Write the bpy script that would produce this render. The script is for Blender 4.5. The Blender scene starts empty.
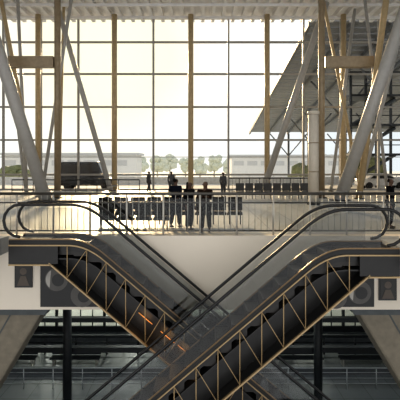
import bpy, bmesh, math, random
from mathutils import Vector, Matrix
random.seed(7)
SC=bpy.context.scene
COL=SC.collection
# ---------------------------------------------------------------- materials
def mat(name,col,rough=0.5,metal=0.0,var=0.12,scale=4.0,bump=0.0,emit=0.0):
    m=bpy.data.materials.new(name); m.use_nodes=True
    nt=m.node_tree; b=nt.nodes['Principled BSDF']
    b.inputs['Roughness'].default_value=rough; b.inputs['Metallic'].default_value=metal
    tc=nt.nodes.new('ShaderNodeTexCoord'); n=nt.nodes.new('ShaderNodeTexNoise')
    n.inputs['Scale'].default_value=scale; n.inputs['Detail'].default_value=4
    nt.links.new(tc.outputs['Object'],n.inputs['Vector'])
    r=nt.nodes.new('ShaderNodeValToRGB')
    r.color_ramp.elements[0].position=0.3; r.color_ramp.elements[1].position=0.7
    r.color_ramp.elements[0].color=[c*(1-var) for c in col]+[1]
    r.color_ramp.elements[1].color=[min(1,c*(1+var)) for c in col]+[1]
    nt.links.new(n.outputs['Fac'],r.inputs['Fac']); nt.links.new(r.outputs['Color'],b.inputs['Base Color'])
    if bump:
        bp=nt.nodes.new('ShaderNodeBump'); bp.inputs['Strength'].default_value=bump
        nt.links.new(n.outputs['Fac'],bp.inputs['Height']); nt.links.new(bp.outputs['Normal'],b.inputs['Normal'])
    if emit:
        nt.links.new(r.outputs['Color'],b.inputs['Emission Color']); b.inputs['Emission Strength'].default_value=emit
    return m
def glassmat(name,tint,gl=0.03,rough=0.02):
    m=bpy.data.materials.new(name); m.use_nodes=True; nt=m.node_tree
    for n in list(nt.nodes): nt.nodes.remove(n)
    o=nt.nodes.new('ShaderNodeOutputMaterial'); t=nt.nodes.new('ShaderNodeBsdfTransparent'); g=nt.nodes.new('ShaderNodeBsdfGlossy')
    mx=nt.nodes.new('ShaderNodeMixShader')
    t.inputs['Color'].default_value=tint+(1,)
    g.inputs['Roughness'].default_value=rough
    mx.inputs[0].default_value=gl
    nt.links.new(t.outputs[0],mx.inputs[1]); nt.links.new(g.outputs[0],mx.inputs[2]); nt.links.new(mx.outputs[0],o.inputs[0])
    return m
def tilemat(name,c1,c2,rough,sx,metal=0.0):
    m=bpy.data.materials.new(name); m.use_nodes=True; nt=m.node_tree; b=nt.nodes['Principled BSDF']
    tc=nt.nodes.new('ShaderNodeTexCoord'); br=nt.nodes.new('ShaderNodeTexBrick')
    br.offset=0; br.inputs['Scale'].default_value=1; br.inputs['Brick Width'].default_value=sx; br.inputs['Row Height'].default_value=sx
    br.inputs['Mortar Size'].default_value=0.02; br.inputs['Color1'].default_value=c1+(1,); br.inputs['Color2'].default_value=c2+(1,)
    br.inputs['Mortar'].default_value=(c1[0]*.6,c1[1]*.6,c1[2]*.6,1)
    nt.links.new(tc.outputs['Object'],br.inputs['Vector']); nt.links.new(br.outputs['Color'],b.inputs['Base Color'])
    b.inputs['Roughness'].default_value=rough; b.inputs['Metallic'].default_value=metal
    return m
M=dict(
 cream=mat('cream_panel',(0.72,0.65,0.555),0.55,var=0.02,scale=1.2),
 chord=mat('golden_steel',(0.36,0.26,0.14),0.38,0.15,var=0.08),
 beige=mat('beige_concrete',(0.21,0.185,0.145),0.8,var=0.14,bump=0.1),
 vent=mat('pale_vent',(0.66,0.61,0.53),0.5,var=0.03),
 brown=mat('bronze_steel',(0.32,0.255,0.17),0.4,0.1),
 gold=mat('golden_tube',(0.52,0.41,0.25),0.4,0.0),
 white=mat('white_tube',(0.46,0.455,0.44),0.4,var=.05),
 mull=mat('mullion_grey',(0.36,0.35,0.33),0.5),
 steel=mat('brushed_steel',(0.50,0.48,0.44),0.35,0.3,scale=30),
 drail=mat('dark_grey_rail',(0.075,0.070,0.063),0.35,0.3,scale=30),
 lsteel=mat('cool_steel',(0.42,0.45,0.46),0.4,0.2,scale=30),
 dark=mat('dark_metal',(0.016,0.020,0.023),0.45),
 slate=mat('slate_barrier',(0.08,0.09,0.095),0.6),
 infill=mat('truss_infill',(0.015,0.0145,0.0145),0.35,0.2),
 rubber=mat('handrail_rubber',(0.005,0.005,0.006),0.4),
 bronze=mat('bronze_cladding',(0.009,0.0085,0.008),0.35,0.2,scale=3),
 step=mat('step_aluminium',(0.024,0.022,0.021),0.45,0.2,var=.03,scale=2),
 skirt=mat('skirt_steel',(0.24,0.16,0.085),0.35,0.4,var=.03),
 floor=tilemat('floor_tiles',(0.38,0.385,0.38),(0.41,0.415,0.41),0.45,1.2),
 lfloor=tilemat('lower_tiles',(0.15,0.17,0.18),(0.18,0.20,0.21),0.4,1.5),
 ceil=mat('ceiling_slats',(0.78,0.78,0.78),0.6,var=.04),
 soff=mat('soffit',(0.10,0.10,0.10),0.8),
 road=mat('road',(0.52,0.51,0.48),0.9),
 ground=mat('ground',(0.70,0.70,0.65),0.9,scale=0.05),
 bank=mat('sun_block_bank',(0.40,0.44,0.36),0.9,scale=0.8),
 canopy=mat('canopy_metal',(0.18,0.19,0.205),0.6),
 canopyd=mat('canopy_beam',(0.11,0.118,0.128),0.6),
 leaf=mat('haze_tinted_leaves',(0.55,0.58,0.50),0.95,var=0.08,scale=1.5),  # distance haze is put into this pale leaf colour
 leafn=mat('green_leaves',(0.17,0.185,0.10),0.9,var=0.3,scale=2,bump=0.6),
 bark=mat('bark',(0.4,0.37,0.33),0.9),
 bld=mat('pale_building',(0.66,0.65,0.63),0.8),  # pale tones of building and window band carry distance haze
 bwin=mat('pale_window_band',(0.48,0.48,0.48),0.6),
 black=mat('poster_black',(0.009,0.009,0.010),0.4),
 wht=mat('poster_pale',(0.40,0.38,0.35),0.5),
 dim=mat('poster_dim',(0.085,0.08,0.075),0.5),
 pgrey=mat('poster_grey',(0.025,0.024,0.023),0.5),
 pface=mat('poster_face',(0.09,0.07,0.055),0.5),
 carb=mat('car_black',(0.02,0.022,0.026),0.25),
 carw=mat('car_silver',(0.62,0.62,0.62),0.25),
 tyre=mat('tyre',(0.015,0.015,0.015),0.8),
 skin=mat('skin',(0.09,0.05,0.033),0.7,var=0.05),
 hair=mat('hair',(0.006,0.005,0.004),0.7),
 jk1=mat('navy_cloth',(0.008,0.010,0.017),1), jk2=mat('black_cloth',(0.006,0.006,0.007),1),
 jk3=mat('brown_cloth',(0.020,0.011,0.008),1), jk4=mat('grey_cloth',(0.10,0.10,0.105),1),
 tr1=mat('dark_jeans',(0.006,0.007,0.011),1), tr2=mat('black_trousers',(0.005,0.005,0.006),1),
 tr3=mat('grey_trousers',(0.08,0.08,0.085),1),
 shoe=mat('shoe',(0.015,0.013,0.012),0.8),
 seat=mat('seat_black',(0.012,0.0115,0.011),0.8),
 gseat=mat('seat_grey',(0.06,0.06,0.06),0.6),
 gfac=glassmat('facade_glass',(0.985,0.985,0.98),0.01),
 gbal=glassmat('balustrade_glass',(0.92,0.93,0.93),0.025,rough=.0),
 gesc=glassmat('escalator_glass',(0.83,0.84,0.84),0.03,rough=.0),
 lamp=mat('lamp_glow',(1.0,0.85,0.6),0.5,var=0,emit=3),
 amber=mat('amber_glint',(0.8,0.36,0.10),0.5,var=0,emit=.35),  # glowing strips that stand in for orange glints
)
for k in ('jk1','jk2','jk3','tr1','tr2','seat','hair'):
    M[k].node_tree.nodes['Principled BSDF'].inputs['Specular IOR Level'].default_value=.1
M['floor'].node_tree.nodes['Principled BSDF'].inputs['Specular IOR Level'].default_value=.3
# ---------------------------------------------------------------- helpers
def finish(name,bm,origin,m,parent=None,smooth=False,**props):
    o3=Vector(origin)
    for v in bm.verts: v.co-=o3
    bmesh.ops.recalc_face_normals(bm,faces=bm.faces[:])
    me=bpy.data.meshes.new(name); bm.to_mesh(me); bm.free()
    if smooth:
        for p in me.polygons: p.use_smooth=True
    if m is not None: me.materials.append(m)
    ob=bpy.data.objects.new(name,me); COL.objects.link(ob); ob.location=o3
    if parent is not None: setp(ob,parent)
    for k,v in props.items(): ob[k]=v
    return ob
def setp(ob,parent):
    ob.parent=parent
    ob.matrix_parent_inverse=Matrix.Translation(-Vector(parent['wl'])) if 'wl' in parent else Matrix.Identity(4)
def empty(name,loc,**props):
    e=bpy.data.objects.new(name,None); COL.objects.link(e); e.location=loc; e.empty_display_size=.2
    e['wl']=tuple(loc)
    for k,v in props.items(): e[k]=v
    return e
def addbox(bm,x0,x1,y0,y1,z0,z1):
    vs=[bm.verts.new((x,y,z)) for x in (x0,x1) for y in (y0,y1) for z in (z0,z1)]
    for f in ((0,1,3,2),(4,6,7,5),(0,4,5,1),(2,3,7,6),(0,2,6,4),(1,5,7,3)): bm.faces.new([vs[i] for i in f])
def box(name,x0,x1,y0,y1,z0,z1,m,parent=None,**p):
    bm=bmesh.new(); addbox(bm,x0,x1,y0,y1,z0,z1)
    return finish(name,bm,((x0+x1)/2,(y0+y1)/2,z0),m,parent,**p)
def addtube(bm,p1,p2,r1,r2=None,seg=16,cap=True):
    r2=r1 if r2 is None else r2
    p1=Vector(p1);p2=Vector(p2); d=(p2-p1).normalized()
    a=d.orthogonal().normalized(); b=d.cross(a)
    A=[bm.verts.new(p1+(a*math.cos(t)+b*math.sin(t))*r1) for t in [2*math.pi*i/seg for i in range(seg)]]
    B=[bm.verts.new(p2+(a*math.cos(t)+b*math.sin(t))*r2) for t in [2*math.pi*i/seg for i in range(seg)]]
    for i in range(seg): bm.faces.new((A[i],A[(i+1)%seg],B[(i+1)%seg],B[i]))
    if cap: bm.faces.new(A); bm.faces.new(B[::-1])
def tube(name,p1,p2,r1,m,parent=None,r2=None,seg=16,**p):
    bm=bmesh.new(); addtube(bm,p1,p2,r1,r2,seg)
    o=finish(name,bm,p1,m,parent,**p)
    for f in o.data.polygons:
        if len(f.vertices)==4: f.use_smooth=True
    return o
def prism(name,pts,y0,y1,m,parent=None,**p):
    bm=bmesh.new()
    A=[bm.verts.new((x,y0,z)) for x,z in pts]; B=[bm.verts.new((x,y1,z)) for x,z in pts]
    n=len(pts)
    for i in range(n): bm.faces.new((A[i],A[(i+1)%n],B[(i+1)%n],B[i]))
    bm.faces.new(A); bm.faces.new(B[::-1])
    return finish(name,bm,(sum(q[0] for q in pts)/n,(y0+y1)/2,min(q[1] for q in pts)),m,parent,**p)
def ribbon(name,lo,hi,y0,y1,m,parent=None,**p):
    bm=bmesh.new(); R=[]
    for (xa,za),(xb,zb) in zip(lo,hi):
        R.append([bm.verts.new(c) for c in ((xa,y0,za),(xb,y0,zb),(xb,y1,zb),(xa,y1,za))])
    for a,b in zip(R[:-1],R[1:]):
        for i in range(4): bm.faces.new((a[i],a[(i+1)%4],b[(i+1)%4],b[i]))
    bm.faces.new(R[0]); bm.faces.new(R[-1][::-1])
    o=lo[len(lo)//2]
    return finish(name,bm,(o[0],(y0+y1)/2,o[1]),m,parent,**p)
def sweep(name,pts,y,hw,hh,m,parent=None,**p):
    bm=bmesh.new(); R=[]; n=len(pts)
    for i,(x,z) in enumerate(pts):
        a=Vector(pts[max(i-1,0)]); b=Vector(pts[min(i+1,n-1)]); t=(b-a).normalized(); nn=Vector((-t.y,t.x))
        ring=[]
        for k in range(10):
            th=2*math.pi*k/10; ring.append(bm.verts.new((x+nn.x*math.sin(th)*hh,y+math.cos(th)*hw,z+nn.y*math.sin(th)*hh)))
        R.append(ring)
    for a,b in zip(R[:-1],R[1:]):
        for k in range(10): bm.faces.new((a[k],a[(k+1)%10],b[(k+1)%10],b[k]))
    bm.faces.new(R[0]); bm.faces.new(R[-1][::-1])
    return finish(name,bm,(pts[0][0],y,pts[0][1]),m,parent,smooth=True,**p)
# ---------------------------------------------------------------- shell
FY=39.5
S=dict(kind="structure")
box('floor',-26,26,14.32,FY+.3,-0.25,0,M['floor'],**S)
box('trim_1',-26,26,14.0,14.3,-2.3,0,M['cream'],**S)
box('ceiling_lower',-26,26,14.32,33.5,-2.3,-2.1,M['soff'],**S)
box('floor_landing_west',-14,-5.95,10.5,13.98,-0.5,0,M['floor'],**S)
box('floor_landing_east',5.35,14,10.5,13.98,-0.5,0,M['floor'],**S)
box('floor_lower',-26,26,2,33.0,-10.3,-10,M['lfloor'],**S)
bm=bmesh.new(); addbox(bm,-26,26,0,41,15.6,15.8)
x=-26
while x<26: addbox(bm,x,x+.3,0,41,15.2,15.6); x+=.9
finish('ceiling',bm,(0,20,15.2),M['ceil'],**S)
for i,(yy) in enumerate((36.2,39.3)): box('trim_%d'%(i+2),-26,26,yy,yy+.2,15.0,15.2,M['ceil'],**S)
box('wall_west',-26.3,-26,2,33,-10,15,M['beige'],**S)
box('wall_east',26,26.3,2,33,-10,15,M['beige'],**S)
zs=[0.05,1.35,4.4,7.3,10.2,13.0,15.1]
for n,k in enumerate(range(-7,8)):
    xa=-0.8+3.3*k; xb=xa+3.3
    bm=bmesh.new()
    addbox(bm,xa-.085,xa+.085,FY,FY+.22,0.0,15.2)
    for z in zs: addbox(bm,xa+.085,xb-.085,FY,FY+.2,z-.08,z+.08)
    addbox(bm,xa+.085,xb-.085,FY+.05,FY+.12,2.87,2.93)
    w=finish('window_%d'%(n+1),bm,(xa,FY,0),M['mull'],**S); w['wl']=(xa,FY,0)
    box('glass_pane',xa+.05,xb-.05,FY+.13,FY+.145,0.1,15.0,M['gfac'],w)
for n in range(12):
    xa=-21+3.5*n; bm=bmesh.new()
    addbox(bm,xa-.09,xa+.09,32.9,33.1,-10,-2.3)
    for z,t in ((-9.8,.2),(-8.95,.05),(-6.5,.06),(-4.2,.06),(-2.5,.06)): addbox(bm,xa+.09,xa+3.41,32.92,33.08,z-t,z+t)
    for q in (.875,1.75,2.625): addbox(bm,xa+q-.03,xa+q+.03,32.94,33.06,-9.9,-2.4)
    w=finish('window_%d'%(n+20),bm,(xa,33,-10),M['dark'],**S); w['wl']=(xa,33,-10)
    box('glass_pane',xa+.09,xa+3.41,33.0,33.015,-9.9,-2.5,M['gbal'],w)
# ---------------------------------------------------------------- columns
def column(p1,p2,r,m,label,cat='column',name='steel_column',r2=None,group=None):
    e=empty(name,p1,label=label,category=cat)
    if group: e['group']=group
    tube('shaft',p1,p2,r,m,e,r2=r2,seg=24)
    bp=Vector(p1)
    tube('base_plate',bp+Vector((0,0,0.0)),bp+Vector((0,0,.06)),r*1.7,M['dark'],e)
    d=(Vector(p2)-Vector(p1)).normalized()
    tube('collar',bp+d*(.35),bp+d*.5,r*1.15,M['steel'],e)
    return e
for xx in (-14.0,-7.4,-0.8,5.8,12.4):
    column((xx,38.9,0),(xx,38.9,15.2),.23,M['gold'],'tall slender gold-brown steel tube column against the glass facade',group='facade tube columns')
for xx in (-9.5,8.1):
    column((xx,30,0),(xx,30,15.2),.21,M['brown'],'tall tan bronze round column carrying a short cross beam',name='bronze_column',group='bronze columns')
column((-9.6,28,0),(-14.4,28,15.2),.38,M['white'],'thick pale grey steel tube leaning outwards from the floor',name='leaning_column',group='leaning tubes')
column((8.7,28,0),(13.9,28,15.2),.38,M['white'],'thick pale grey steel tube leaning outwards from the floor',name='leaning_column',group='leaning tubes')
column((-7.1,36,0),(-11.5,36,15.2),.2,M['white'],'slim pale leaning tube strut before the glass',name='leaning_column',group='slim leaning tubes')
column((5.0,36,0),(10.1,36,15.2),.26,M['white'],'slim pale leaning tube strut before the glass',name='leaning_column',group='slim leaning tubes')
column((-12.3,35,0),(-10.0,35,15.2),.13,M['white'],'thin pale strut leaning inwards before the glass',name='leaning_column')
column((-12.9,33.5,0),(-13.6,33.5,15.2),.12,M['white'],'thin pale near-vertical strut before the glass',name='leaning_column')
column((-11.6,37,0),(-11.2,37,15.2),.11,M['gold'],'thin gold near-vertical strut before the glass',name='leaning_column')
column((-13.9,36,0),(-15.8,36,15.2),.13,M['white'],'thin pale strut leaning outwards before the glass',name='leaning_column')
column((10.3,29.2,0),(12.4,29.2,15.2),.2,M['gold'],'slim brown tube leaning beside a thick grey column',name='leaning_column')
column((-11.3,31.5,0),(-14.2,31.5,15.2),.14,M['gold'],'slim brown tube leaning beside a thick grey column',name='leaning_column')
column((12.2,34,0),(9.2,34,15.2),.12,M['gold'],'thin brown strut leaning inwards before the glass',name='leaning_column')
column((11.3,32,0),(15.2,32,15.2),.14,M['white'],'thin pale strut leaning outwards before the glass',name='leaning_column')
column((10.9,37.5,0),(12.9,37.5,15.2),.13,M['white'],'thin pale strut leaning outwards before the glass',name='leaning_column')
column((14.6,35,0),(12.8,35,15.2),.12,M['white'],'thin pale strut leaning inwards before the glass',name='leaning_column')
box('cross_beam',-12.7,-9.72,29.7,30.3,8.7,9.4,M['brown'],label='short bronze box beam fixed between steel columns',category='beam',group='cross beams')
box('cross_beam',8.33,11.5,29.7,30.3,8.7,9.4,M['brown'],label='short bronze box beam fixed between steel columns',category='beam',group='cross beams')
e=empty('vent_tower',(6.3,25,0),label='cream cylindrical ventilation tower standing on the upper floor',category='air vent')
tube('body',(6.3,25,0),(6.3,25,5.0),.29,M['vent'],e,seg=32); tube('cap',(6.3,25,5.0),(6.3,25,5.18),.33,M['vent'],e,seg=32)
tube('base_ring',(6.3,25,0),(6.3,25,.15),.36,M['dark'],e,seg=32)
for z in (1.8,3.4): tube('joint_ring',(6.3,25,z),(6.3,25,z+.05),.30,M['brown'],e,seg=32)
for xx in (-5.9,5.25):
    column((xx,20,-10),(xx,20,-2.3),.19,M['dark'],'dark round steel column under the upper slab',group='lower dark columns')
box('tie_beam',-25.9,25.9,20.25,20.55,-6.25,-6.02,M['dark'],label='long dark steel tie beam across the lower hall',category='beam',group='lower tie beams')
box('tie_beam',-25.9,25.9,26.0,26.3,-6.9,-6.65,M['dark'],label='long dark steel tie beam across the lower hall',category='beam',group='lower tie beams')
def pier(s):
    E=empty('concrete_pier',(s*7.5,15.1,-10),label='beige-brown tapering concrete pier leaning under the slab',category='pier',group='concrete piers')
    o=prism('shaft',[(s*5.0,-2.4),(s*8.9,-2.4),(s*11.8,-10),(s*9.6,-10)],14.6,15.6,M['beige'],E)
    bv=o.modifiers.new('b','BEVEL'); bv.width=.08; bv.segments=2
    for q in (.28,.62):
        a=(s*(5.0+3.9*q),-2.6); b=(s*(9.6+2.2*q),-9.8)
        prism('groove_strip',[a,(a[0]+s*.05,a[1]),(b[0]+s*.05,b[1]),b],14.58,14.61,M['slate'],E)
    prism('capital',[(s*4.8,-2.32),(s*9.1,-2.32),(s*9.1,-2.6),(s*4.95,-2.6)],14.4,15.7,M['slate'],E)
pier(-1);pier(1)
# ---------------------------------------------------------------- escalators
SL=0.85; US=3.2; UB=US-10/SL; T=.5; BO=1.5; TC=.05
def zp(u):
    if u>US+T: return 0.0
    if u>US-T: return -SL*(US+T-u)**2/(4*T)
    if u>UB+T: return -SL*(US-u)
    if u>UB-T: return -10+SL*(u-(UB-T))**2/(4*T)
    return -10.0
def us(a,b,n=120): return [a+(b-a)*i/n for i in range(n+1)]
def escalator(s,y0,y1,top,label):
    E=empty('escalator',(s*US,(y0+y1)/2,-10),label=label,category='escalator',group='crossing escalators')
    bot=UB-2.0; DW=.10
    X=lambda u:s*u
    U=us(top,bot)
    yin0,yin1=y0+DW+.02,y1-DW-.02
    for yy,yi in ((y0,0),(y1,1)):
        ya,yb=(yy,yy+DW) if yi==0 else (yy-DW,yy)
        ribbon('deck_cladding',[(X(u),zp(u)-TC) for u in U],[(X(u),zp(u)+.08) for u in U],ya,yb,M['bronze'],E)
        ygl=(ya+yb)/2
        Ug=us(top-.45,bot+.55)
        ribbon('glass_balustrade',[(X(u),zp(u)+.1) for u in Ug],[(X(u),zp(u)+.99) for u in Ug],ygl-.008,ygl+.008,M['gesc'],E)
        ribbon('deck_trim',[(X(u),zp(u)+.08) for u in U],[(X(u),zp(u)+.11) for u in U],ygl-.025,ygl+.025,M['skirt'],E)
        R=.46; pts=[]
        for i in range(9):
            a=-math.pi/2+math.pi*i/8
            pts.append((X(top-.3+R*math.cos(a)),1.08-R+R*math.sin(a)))
        for u in us(top-.35,bot+.35,150): pts.append((X(u),zp(u)+1.08))
        for i in range(9):
            a=math.pi/2+math.pi*i/8
            pts.append((X(bot+.3+R*math.cos(a)),-10+1.08-R+R*math.sin(a)))
        sweep('handrail',pts,ygl,.040,.042,M['rubber'],E)
        yk=(yb,yb+.015) if yi==0 else (ya-.015,ya)
        ribbon('skirt_panel',[(X(u),zp(u)-.25) for u in U],[(X(u),zp(u)+.07) for u in U],yk[0],yk[1],M['infill'],E)
    Ut=us(top,UB,80)
    Ub=us(US+(BO-.6)/SL,UB+1,60)
    ucorner=US+(BO-.6)/SL
    for yy in (y0,y1):
        ya,yb=(yy-.04,yy+.04)
        ribbon('top_chord',[(X(u),zp(u)-TC-.035) for u in Ut],[(X(u),zp(u)-TC) for u in Ut],ya,yb,M['chord'],E)
        ribbon('bottom_chord',[(X(u),-SL*(US-u)-BO) for u in Ub],[(X(u),-SL*(US-u)-BO+.05) for u in Ub],ya,yb,M['chord'],E)
        box('landing_chord',min(X(ucorner-.05),X(top)),max(X(ucorner-.05),X(top)),ya,yb,-.64,-.60,M['chord'],E)
        box('landing_side',min(X(ucorner-.25),X(top)),max(X(ucorner-.25),X(top)),ya+.02,yb-.02,-.59,-TC-.04,M['infill'],E)
        u=US+.55
        while u>UB+2.2:
            za=zp(u)-TC-.04; zb_=-SL*(US-u)-BO+.05
            tube('truss_post',(X(u),yy,zb_),(X(u),yy,za),.014,M['chord'],E,seg=6)
            u2=u-.55
            tube('truss_diagonal',(X(u),yy,zb_),(X(u2),yy,zp(u2)-TC-.04),.011,M['chord'],E,seg=6)
            u-=.55
    ribbon('underside_tray',[(X(u),-SL*(US-u)-BO) for u in Ub],[(X(u),-SL*(US-u)-BO+.03) for u in Ub],y0+.05,y1-.05,M['infill'],E)
    box('landing_tray',min(X(ucorner),X(top)),max(X(ucorner),X(top)),y0+.05,y1-.05,-.63,-.59,M['infill'],E)
    ribbon('step_tray',[(X(u),zp(u)-.48) for u in Ut],[(X(u),zp(u)-.44) for u in Ut],y0+.05,y1-.05,M['infill'],E)
    ribbon('inner_panel',[(X(u),-SL*(US-u)-BO+.04 if u<ucorner else -.58) for u in Ut],[(X(u),zp(u)-.48) for u in Ut],(y0+y1)/2-.02,(y0+y1)/2+.02,M['infill'],E)
    bm=bmesh.new(); w0,w1=yin0+.01,yin1-.01
    addbox(bm,-.2,.2,w0,w1,-.36,-.02)
    addbox(bm,-.2,.2,w0,w0+.04,-.02,0); addbox(bm,-.2,.2,w1-.04,w1,-.02,0)
    addbox(bm,-.2,-.17,w0+.04,w1-.04,-.02,0); addbox(bm,.17,.2,w0+.04,w1-.04,-.02,0)
    st=finish('step',bm,(0,0,0),M['step'])
    u=US+1.0; first=True
    while u>UB-1.0:
        o=st if first else st.copy()
        if not first: COL.objects.link(o)
        o.location=(X(u),0,zp(u)+ .0); setp(o,E); first=False
        u-=.4
    box('comb_plate',min(X(US+1.2),X(top)),max(X(US+1.2),X(top)),yin0,yin1,-.1,.03,M['step'],E)
    box('landing_plate',min(X(UB-1.2),X(bot)),max(X(UB-1.2),X(bot)),yin0,yin1,-10,-9.97,M['steel'],E)
    return E
escalator(1,11.3,12.5,5.02,'dark bronze escalator with glass sides crossing before its twin')
EB=escalator(-1,12.7,13.85,5.4,'dark bronze escalator with glass sides passing behind its twin')
for (lx,lz,en) in ((-.95,-2.85,6),(-.45,-3.25,7),(-1.6,-2.3,3)):  # added amber strips and point lights, making warm glints in the truss
    tube('glint_strip',(lx-.2,13.2,lz+.17),(lx+.2,13.2,lz-.17),.012,M['amber'],EB,seg=8)
    l=bpy.data.lights.new('glint_light','POINT'); l.energy=en; l.color=(1,.55,.22); l.shadow_soft_size=.2
    o=bpy.data.objects.new('glint_light',l); COL.objects.link(o); o.location=(lx,12.98,lz)
# ---------------------------------------------------------------- railings
def railing(x0,x1,y,z0,h,dx,nb,label,m,rails=(0.15,),glass=True,name='railing',thick=.03,m2=None,br=.01):
    m2=m2 or m
    E=empty(name,((x0+x1)/2,y,z0),label=label,category='railing')
    n=max(1,round((x1-x0)/dx)); st=(x1-x0)/n
    for i in range(n+1):
        xx=x0+i*st; tube('post',(xx,y,z0),(xx,y,z0+h-.03),thick,m,E,seg=8)
        if i<n:
            if glass: box('glass_panel',xx+.05,xx+st-.05,y-.03,y-.02,z0+.1,z0+h-.15,M['gbal'],E)
            for j in range(1,nb):
                xb=xx+st*j/nb; tube('baluster',(xb,y,z0+.15),(xb,y,z0+h-.05),br,m,E,seg=6)
    tube('top_rail',(x0,y,z0+h),(x1,y,z0+h),thick*1.4,m2,E,seg=12)
    for r in rails: tube('rail',(x0,y,z0+r),(x1,y,z0+r),thick*.7,m2,E,seg=8)
    return E
railing(-6.9,6.9,14.12,0,1.3,1.15,6,'long steel and glass guard railing along the slab edge',M['steel'],rails=(.14,1.02),thick=.034,m2=M['drail'],br=.011)
railing(2.1,8.0,32.5,0,1.25,.75,3,'dark steel barrier railing before the glass facade',M['dark'],rails=(.3,.75),glass=False)
railing(-14,-4.5,33.5,0,1.1,1.5,2,'dark steel barrier railing before the glass facade',M['dark'],rails=(.3,.7),glass=False)
railing(-16,16,24.5,-10,1.15,1.6,1,'grey metal railing across the lower hall',M['lsteel'],rails=(.3,.6,.9),glass=False)
railing(-16,16,29.0,-10,1.15,2.0,1,'dark metal railing across the lower hall',M['dark'],rails=(.3,.75),glass=False,thick=.06)
for yy,h in ((26.2,.35),(30.8,.5),(22.6,.25)):
    box('barrier_wall',-17,17,yy,yy+.25,-10,-10+h,M['slate'],label='long low slate barrier wall across the lower hall',category='barrier',group='low barriers')
for xx in (-11.5,-7.6,6.0,10.0):
    e=empty('bench',(xx,27.5,-10),label='long dark metal waiting bench in the lower hall',category='bench',group='lower benches')
    box('seat',xx-1.5,xx+1.5,27.2,27.7,-9.58,-9.5,M['dark'],e); box('backrest',xx-1.5,xx+1.5,27.7,27.77,-9.45,-9.0,M['dark'],e)
    for q in (-1.3,1.3): box('leg',xx+q-.04,xx+q+.04,27.25,27.75,-10,-9.58,M['steel'],e)
# ---------------------------------------------------------------- ad panels on fascia
def disc(name,x,z,y,r,m,parent,a0=0,a1=360):
    bm=bmesh.new(); n=28
    P=[(math.cos(math.radians(a0+(a1-a0)*i/n)),math.sin(math.radians(a0+(a1-a0)*i/n))) for i in range(n+(a1-a0<360))]
    bm.faces.new([bm.verts.new((x+a*r,y,z+b*r)) for a,b in P])
    return finish(name,bm,(x,y,z),m,parent)
def ad(x0,x1,z0,z1,kind,label,cs=(),mk='wht'):
    E=empty('advertising_panel',((x0+x1)/2,14.0,z0),label=label,category='sign')
    box('board',x0,x1,13.95,14.0,z0,z1,M['black'],E)
    cx=(x0+x1)/2; cz=(z0+z1)/2; r=min(x1-x0,z1-z0)*.36
    if kind=='ring':
        for i,(c,zc) in enumerate(cs):
            mm_=M[mk] if i==0 else M['dim']
            disc('round_mark',c,zc,13.946,.36,M['dim'],E)
            disc('wedge_mark',c,zc,13.943,.33,mm_,E,120+70*i,230+70*i)
            disc('inner_mark',c+.05,zc-.02,13.940,.19,M['black'],E)
    else:
        box('portrait_print',x0+.04,x1-.04,13.94,13.95,z0+.04,z1-.04,M['pgrey'],E)
        disc('face_print',cx,cz+.08,13.935,r*.55,M['pface'],E)
        prism('shoulder_print',[(x0+.08,z0+.06),(x1-.08,z0+.06),(cx+.08,cz-.06),(cx-.08,cz-.06)],13.93,13.938,M['pface'],E)
ad(-4.95,-2.9,-2.2,-.7,'ring','black advertising board with faint pale round marks on the slab edge',((-4.45,-1.35),(-3.65,-1.85)))
ad(3.4,5.4,-2.2,-.8,'ring','black advertising board with faint dim round marks on the slab edge',((4.95,-1.75),(4.2,-1.9)))
ad(-5.75,-5.2,-1.6,-.75,'face','small dark portrait poster on the slab edge')
ad(5.55,6.1,-2.0,-1.2,'face','small dark portrait poster on the slab edge')
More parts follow.
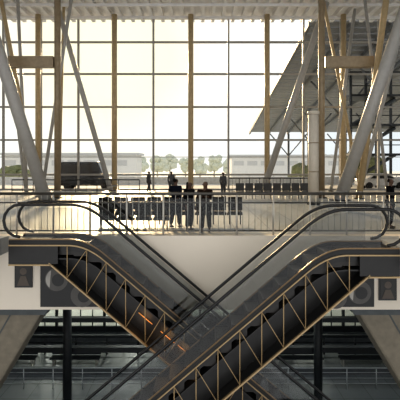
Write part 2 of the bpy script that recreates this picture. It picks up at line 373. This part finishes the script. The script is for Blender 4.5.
# ---------------------------------------------------------------- people
def skinmesh(name,verts,edges,m,parent,mtx,sub=2):
    bm=bmesh.new(); L=bm.verts.layers.skin.verify(); vs=[]
    for i,(co,r) in enumerate(verts):
        v=bm.verts.new(mtx@Vector(co)); rr=r if isinstance(r,tuple) else (r,r)
        v[L].radius=rr; v[L].use_root=(i==0); vs.append(v)
    for a,b in edges: bm.edges.new((vs[a],vs[b]))
    me=bpy.data.meshes.new(name); bm.to_mesh(me); bm.free()
    me.materials.append(m)
    o=bpy.data.objects.new(name,me); COL.objects.link(o); setp(o,parent)
    md=o.modifiers.new('skin','SKIN'); md.use_smooth_shade=True
    sb=o.modifiers.new('sub','SUBSURF'); sb.levels=sub; sb.render_levels=sub
    return o
def person(x,y,yaw,h,jacket,trousers,label,pose='stand',hair='short'):
    E=empty('person',(x,y,0),label=label,category='person')
    k=h/1.7
    mtx=Matrix.Translation((x,y,0))@Matrix.Rotation(yaw,4,'Z')@Matrix.Scale(k,4)
    lean=-.13 if pose=='lean' else 0
    sh=1.38
    def arm(s):
        if pose=='lean': return [(s*.19,lean,sh-.01),(s*.23,lean-.08,1.12),(s*.12,lean-.30,1.21),(s*.09,lean-.37,1.22)]
        if pose=='phone' and s>0: return [(s*.19,0,sh),(s*.23,.03,1.10),(s*.13,-.20,1.20),(s*.10,-.27,1.24)]
        return [(s*.19,0,sh),(s*.225,.03,1.10),(s*.22,-.04,.86),(s*.22,-.06,.79)]
    V=[((0,0,.95),.13),((0,lean*.4,1.12),.115),((0,lean*.8,1.30),.135),((0,lean,1.42),.07),((0,lean-.005,1.48),.052),((0,lean-.02,1.55),.072),((0,lean-.015,1.62),.088),((0,lean-.01,1.665),.055),((0,lean-.10,1.565),.016)]
    Ed=[(0,1),(1,2),(2,3),(3,4),(4,5),(5,6),(6,7),(5,8)]
    Jv=[((0,0,.90),.165),(V[1][0],.145),(V[2][0],.16),((0,lean,1.41),.085)]; Je=[(0,1),(1,2),(2,3)]
    Tv=[((0,0,.95),.14)]; Te=[]
    for s in (-1,1):
        A=arm(s); b=len(V)
        V+= [(A[0],.058),(A[1],.042),(A[2],.03),(A[3],(.036,.022))]; Ed+=[(2,b),(b,b+1),(b+1,b+2),(b+2,b+3)]
        w=Vector(A[3]); d=(Vector(A[3])-Vector(A[2])).normalized(); sd=Vector((1,0,0)) if pose=='lean' or (pose=='phone' and s>0) else Vector((0,1,0))
        for f,(off,ln) in enumerate(((-.03,.065),(-.01,.078),(.01,.072),(.03,.055))):
            c=len(V); p0=w+sd*off+d*.035; p1=p0+d*ln*.55; p2=p1+(d*.6-Vector((0,0,.5)) if pose=='lean' else d*.8+Vector((0,-.3,0)))*ln*.55
            V+=[(tuple(p0),.010),(tuple(p1),.009),(tuple(p2),.007)]; Ed+=[(b+3,c),(c,c+1),(c+1,c+2)]
        c=len(V); p0=w+sd*(-.035); p1=p0+(sd*-.6+d*.8)*.045
        V+=[(tuple(p1),.010)]; Ed+=[(b+3,c)]
        jb=len(Jv); Jv+=[(A[0],.08),(A[1],.062),(tuple(Vector(A[2])*.9+Vector(A[1])*.1),.046)]; Je+=[(2,jb),(jb,jb+1),(jb+1,jb+2)]
        st=.02*s if pose!='walk' else 0
        fy=(.18*s if pose=='walk' else (.07*s if pose=='phone' else .02*s))
        Lg=[(s*.10,0,.88),(s*.10+st*.3,fy*.45-.02,.50),(s*.10+st,fy+.02,.09),(s*.11+st,fy-.10,.035)]
        b=len(V); V+=[(Lg[0],.085),(Lg[1],.056),(Lg[2],.038),(Lg[3],(.035,.022))]; Ed+=[(0,b),(b,b+1),(b+1,b+2),(b+2,b+3)]
        tb=len(Tv); Tv+=[(Lg[0],.112),(Lg[1],.085),((Lg[2][0],Lg[2][1],.12),.072)]; Te+=[(0,tb),(tb,tb+1),(tb+1,tb+2)]
        sv=[((Lg[2][0],fy+.06,.05),.045),((Lg[2][0],fy-.04,.045),.045),((Lg[3][0],fy-.15,.035),.034)]
        skinmesh('shoe',sv,[(0,1),(1,2)],M['shoe'],E,mtx,1)
    skinmesh('body',V,Ed,M['skin'],E,mtx)
    skinmesh('jacket',Jv,Je,jacket,E,mtx); skinmesh('trousers',Tv,Te,trousers,E,mtx)
    hv=[((0,lean+.005,1.66),.09),((0,lean+.045,1.60),.082),((0,lean+.055,1.54),.06)]; he=[(0,1),(1,2)]
    if hair=='long': hv+=[((0,lean+.07,1.45),.075),((0,lean+.075,1.34),.055)]; he+=[(2,3),(3,4)]
    skinmesh('hair',hv,he,M['hair'],E,mtx)
    for s in (-1,1):
        bm=bmesh.new(); bmesh.ops.create_uvsphere(bm,u_segments=8,v_segments=6,radius=.011,matrix=mtx@Matrix.Translation((s*.031,lean-.094,1.60)))
        finish('eye',bm,(x,y,0),M['black'],E)
        bm=bmesh.new(); bmesh.ops.create_uvsphere(bm,u_segments=8,v_segments=6,radius=.02,matrix=mtx@Matrix.Translation((s*.088,lean-.01,1.58))@Matrix.Diagonal((.5,.8,1.4,1)))
        finish('ear',bm,(x,y,0),M['skin'],E)
    return E
person(-.36,15.1,0.9,1.66,M['jk2'],M['tr2'],'person in a black jacket and trousers standing behind the railing','stand','long')
person(.19,14.76,-.15,1.68,M['jk3'],M['tr2'],'person in dark brown top leaning on the railing, long hair','lean','long')
person(-.86,15.75,2.6,1.76,M['jk1'],M['tr1'],'person in navy jacket looking at a phone behind the railing','phone','short')
person(-4.0,35.2,1.2,1.72,M['jk4'],M['tr3'],'person in grey walking across the upper floor','walk')
person(-2.1,33.0,3.0,1.75,M['jk4'],M['tr3'],'person in grey standing by the glass facade','stand')
person(1.6,31.0,.5,1.72,M['jk4'],M['tr3'],'person in a grey jacket standing on the upper floor','stand')
person(6.6,15.6,.9,1.75,M['jk2'],M['tr2'],'person in black standing near the escalator landing','stand')
# seat rows
def seatrow(x0,y,n,label,group,m,gap=.6):
    for i in range(n):
        xx=x0+i*gap
        E=empty('waiting_chair',(xx,y,0),label=label,category='chair',group=group)
        o=box('seat',xx-.25,xx+.25,y-.22,y+.24,.42,.48,m,E); o.modifiers.new('b','BEVEL').width=.02
        o=box('backrest',xx-.26,xx+.26,y-.28,y-.24,.52,1.02,m,E); o.modifiers.new('b','BEVEL').width=.03
        for s in (-1,1):
            box('armrest',xx+s*.25-.02,xx+s*.25+.02,y-.2,y+.2,.64,.68,M['dark'],E)
            tube('leg',(xx+s*.2,y-.22,0),(xx+s*.2,y-.22,.54),.022,M['dark'],E,seg=8)
        box('beam',xx-.29,xx+.29,y-.04,y+.04,.32,.42,M['dark'],E)
seatrow(-3.1,15.25,4,'black waiting-lounge chair in a row behind the railing','railing seat row',M['seat'])
seatrow(-3.5,16.9,9,'black waiting-lounge chair in a second row on the upper floor','second seat row',M['seat'])
seatrow(2.6,29.5,8,'grey waiting-lounge chair in a row near the facade','facade seat row',M['gseat'])
# ---------------------------------------------------------------- outside
box('elevated_road',-60,60,FY+.35,56,-1.2,-.1,M['road'],label='pale elevated roadway outside the glass',category='road')
box('sun_block_bank',-60,60,50,56,-10.39,-1.22,M['bank'],label='grey-green bank added under the elevated road to block sun',category='bank')  # added to keep low sun off the lower floor
box('ground',-400,400,33.5,900,-10.6,-10.4,M['ground'],kind='structure')
E=empty('road_parapet',(0,55,-.1),label='pale concrete road parapet with a metal rail',category='parapet')
box('kerb_wall',-60,60,54.8,55.1,-.1,.75,M['bld'],E); tube('rail',(-60,54.95,1.0),(60,54.95,1.0),.05,M['steel'],E)
for i in range(21): tube('post',(-30+3*i,54.95,.75),(-30+3*i,54.95,1.0),.04,M['steel'],E,seg=6)
def car(x,y,L,H,m,label,van=False):
    z=-.1; E=empty('car' if not van else 'van',(x,y,z),label=label,category='car' if not van else 'van')
    a=x-L/2;b=x+L/2
    if van: P=[(a,.35),(a,1.1),(a+.1,H-.05),(a+.4,H),(b-1.5,H),(b-.9,1.15),(b-.1,1.0),(b,.35)]
    else: P=[(a,.35),(a,.95),(a+.7,1.0),(a+1.3,H),(b-1.9,H),(b-1.1,1.0),(b-.1,.85),(b,.35)]
    o=prism('body',[(p,q+z) for p,q in P],y-.85,y+.85,m,E); bv=o.modifiers.new('b','BEVEL'); bv.width=.08; bv.segments=2
    if van: W=[(a+.4,1.25),(a+.45,H-.25),(b-1.6,H-.25),(b-1.15,1.25)]
    else: W=[(a+.95,1.02),(a+1.4,H-.08),(b-1.95,H-.08),(b-1.35,1.02)]
    prism('side_window',[(p,q+z) for p,q in W],y-.87,y-.84,M['pgrey'],E)
    for wx in (a+.85,b-.85):
        tube('wheel',(wx,y-.88,z+.34),(wx,y-.62,z+.34),.34,M['tyre'],E); tube('wheel',(wx,y+.62,z+.34),(wx,y+.88,z+.34),.34,M['tyre'],E)
car(-10.7,43,5.2,2.6,M['carb'],'black passenger van parked at the kerb outside the glass',True)
car(17.5,43.5,4.6,1.5,M['carw'],'silver car parked at the kerb outside the glass')
def blob(bm,c,r):
    r0=bmesh.ops.create_icosphere(bm,subdivisions=2,radius=r,matrix=Matrix.Translation(c))
    for v in r0['verts']:
        v.co+= (v.co-Vector(c)).normalized()*random.uniform(-.18,.22)*r
def tree(x,y,z0,H,W,m,label,g,n=9):
    E=empty('tree',(x,y,z0),label=label,category='tree',group=g)
    tube('trunk',(x,y,z0),(x,y,z0+H*.55),W*.05,M['bark'],E,r2=W*.03,seg=8)
    bm=bmesh.new()
    for i in range(n):
        a=random.uniform(0,6.28); q=random.uniform(.1*W,W*.3)
        blob(bm,(x+q*math.cos(a),y+q*math.sin(a),z0+H*random.uniform(.5,.88)),W*random.uniform(.15,.19))
    finish('foliage',bm,(x,y,z0+H*.6),m,E)
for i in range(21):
    tree(-92+i*9.2,275+(i%2)*16,-10.4,random.uniform(16,20),11.5,M['leaf'],'grey-green tree far outside, haze in its colour','far trees',30)
for xx,yy,H in ((24.5,66,15.2),(31.8,64,14.6),(17.0,72,13.4),(-29,70,13)):
    tree(xx,yy,-10.4,H,7.2,M['leafn'],'round green tree beyond the road parapet','near trees',24)
def building(x0,x1,y,h,label):
    E=empty('building',((x0+x1)/2,y,-10.4),label=label,category='building')
    box('block',x0,x1,y,y+15,-10.4,h,M['bld'],E); box('roof',x0-1,x1+1,y-1,y+16,h,h+.8,M['bwin'],E)
    n=int((x1-x0)/6)
    for i in range(n): box('window_band',x0+1+i*6,x0+5.5+i*6,y-.1,y,h-4,h-2,M['bwin'],E)
building(-75,-24,170,6,'pale low airport building, haze in its colour')
building(14,75,200,6,'pale long airport building, haze in its colour')
# neighbouring sloping roof canopy
E=empty('roof_canopy',(20,60,-10.4),label='blue-grey slatted sloping roof canopy outside on posts',category='canopy')
RZ=lambda y:15.6-(y-42)*.13
for i in range(36):
    y=42+i*1.42; bm=bmesh.new()
    x0=10.4
    vs=[bm.verts.new((xx,yy,RZ(yy)+dz)) for xx in (x0,60) for yy in (y,y+1.15) for dz in (0,.16)]
    for f in ((0,1,3,2),(4,6,7,5),(0,4,5,1),(2,3,7,6),(0,2,6,4),(1,5,7,3)): bm.faces.new([vs[q] for q in f])
    finish('roof_slat',bm,(30,y,RZ(y)),M['canopy'],E)
for xx in (10.1,14,17.9,23.7,29.6):
    bm=bmesh.new()
    vs=[bm.verts.new((a,yy,RZ(yy)+dz)) for a in (xx,xx+.28) for yy in (41.9,93) for dz in (-.45,-.02)]
    for f in ((0,1,3,2),(4,6,7,5),(0,4,5,1),(2,3,7,6),(0,2,6,4),(1,5,7,3)): bm.faces.new([vs[q] for q in f])
    finish('edge_beam',bm,(xx,60,RZ(60)),M['canopyd'],E)
for yy in (46,58,75,92):
    for xx in (18.1,29.8):
        tube('post',(xx,yy,-10.4 if yy>56 else -.1),(xx,yy,RZ(yy)-.5),.22,M['canopyd'],E,seg=10)
        tube('brace',(xx,yy,RZ(yy)-5),(xx-3.8,yy,RZ(yy)-.5),.12,M['canopyd'],E,seg=8)
        tube('brace',(xx,yy,RZ(yy)-5),(xx+3.8,yy,RZ(yy)-.5),.12,M['canopyd'],E,seg=8)
# stair and lift frame outside
E=empty('stair_tower',(20,48,-.1),label='dark steel framed stair tower standing on the elevated road',category='tower')
for xx in (15.8,18.6,21.4):
    for yy in (47.2,50.5): box('frame_post',xx-.12,xx+.12,yy-.12,yy+.12,-.09,12,M['dark'],E)
for z in (3.2,6.3,9.4,11.8):
    box('deck',15.7,21.5,47.1,50.6,z,z+.22,M['dark'],E); tube('guard_rail',(15.8,47.1,z+1.1),(21.4,47.1,z+1.1),.05,M['dark'],E,seg=8)
for z in (.3,3.2,6.3): tube('stair_flight',(16,48.5,z),(21,48.5,z+3.0),.22,M['slate'],E,seg=6)
# ---------------------------------------------------------------- lights
for xx in (-9,-3,3,9):  # added lamps that lighten the lower hall
    e=empty('hall_fill_lamp',(xx,22,-2.3),label='added round fill lamp under the upper slab',category='lamp',group='lower fill lamps')
    tube('housing',(xx,22,-2.42),(xx,22,-2.3),.22,M['steel'],e); tube('diffuser',(xx,22,-2.44),(xx,22,-2.42),.18,M['lamp'],e)
    l=bpy.data.lights.new('hall_fill_light','POINT'); l.energy=140; l.color=(.92,.97,1); l.shadow_soft_size=.2
    o=bpy.data.objects.new('hall_fill_light',l); COL.objects.link(o); o.location=(xx,22,-2.8)
for xx,en in ((-14,700),(-6,1300),(10,450)):  # added lamps brightening the shaded ground behind the lower windows
    e=empty('ground_fill_lamp',(xx,42,-1.2),label='added fill lamp beneath the elevated road',category='lamp',group='ground fill lamps')
    tube('housing',(xx,42,-1.4),(xx,42,-1.2),.3,M['steel'],e)
    l=bpy.data.lights.new('ground_fill_light','POINT'); l.energy=en; l.color=(.97,1,.90); l.shadow_soft_size=.3
    o=bpy.data.objects.new('ground_fill_light',l); COL.objects.link(o); o.location=(xx,42,-2.0)
sd=Vector((-.20,1,.25)).normalized()
l=bpy.data.lights.new('sun','SUN'); l.energy=5.5; l.color=(1,.74,.43); l.angle=.07
o=bpy.data.objects.new('sun',l); COL.objects.link(o); o.rotation_euler=sd.to_track_quat('Z','Y').to_euler()
w=bpy.data.worlds.new('world'); SC.world=w; w.use_nodes=True; nt=w.node_tree; bg=nt.nodes['Background']
tc=nt.nodes.new('ShaderNodeTexCoord')
def vm(op,a,b=None):
    n=nt.nodes.new('ShaderNodeVectorMath'); n.operation=op; nt.links.new(a,n.inputs[0])
    if b is not None: n.inputs[1].default_value=b
    return n
nv=vm('NORMALIZE',tc.outputs['Generated'])
dt=vm('DOT_PRODUCT',nv.outputs[0],tuple(sd)).outputs['Value']
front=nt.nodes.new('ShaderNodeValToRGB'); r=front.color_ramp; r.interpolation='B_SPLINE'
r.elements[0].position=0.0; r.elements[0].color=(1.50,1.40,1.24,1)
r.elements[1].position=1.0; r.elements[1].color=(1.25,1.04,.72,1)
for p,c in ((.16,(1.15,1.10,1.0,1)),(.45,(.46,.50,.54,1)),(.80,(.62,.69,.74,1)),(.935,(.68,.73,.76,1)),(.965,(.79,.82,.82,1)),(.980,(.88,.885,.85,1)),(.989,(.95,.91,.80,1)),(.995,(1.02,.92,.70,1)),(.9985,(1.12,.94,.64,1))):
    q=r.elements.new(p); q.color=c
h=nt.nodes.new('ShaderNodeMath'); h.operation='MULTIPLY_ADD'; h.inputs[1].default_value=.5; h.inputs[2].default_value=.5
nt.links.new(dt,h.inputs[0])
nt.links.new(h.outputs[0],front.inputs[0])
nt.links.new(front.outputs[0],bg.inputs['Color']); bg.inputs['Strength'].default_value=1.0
# ---------------------------------------------------------------- camera
c=bpy.data.cameras.new('camera'); c.sensor_width=36; c.lens=450/400*36; c.shift_y=-35/400
c.clip_end=2000
co=bpy.data.objects.new('camera',c); COL.objects.link(co); co.location=(0,0,2.2); co.rotation_euler=(math.pi/2,0,0)
SC.camera=co
SC.view_settings.view_transform='Standard'; SC.view_settings.exposure=0.2
try: SC.view_settings.look='Medium High Contrast'
except Exception as ex: print('look',ex)
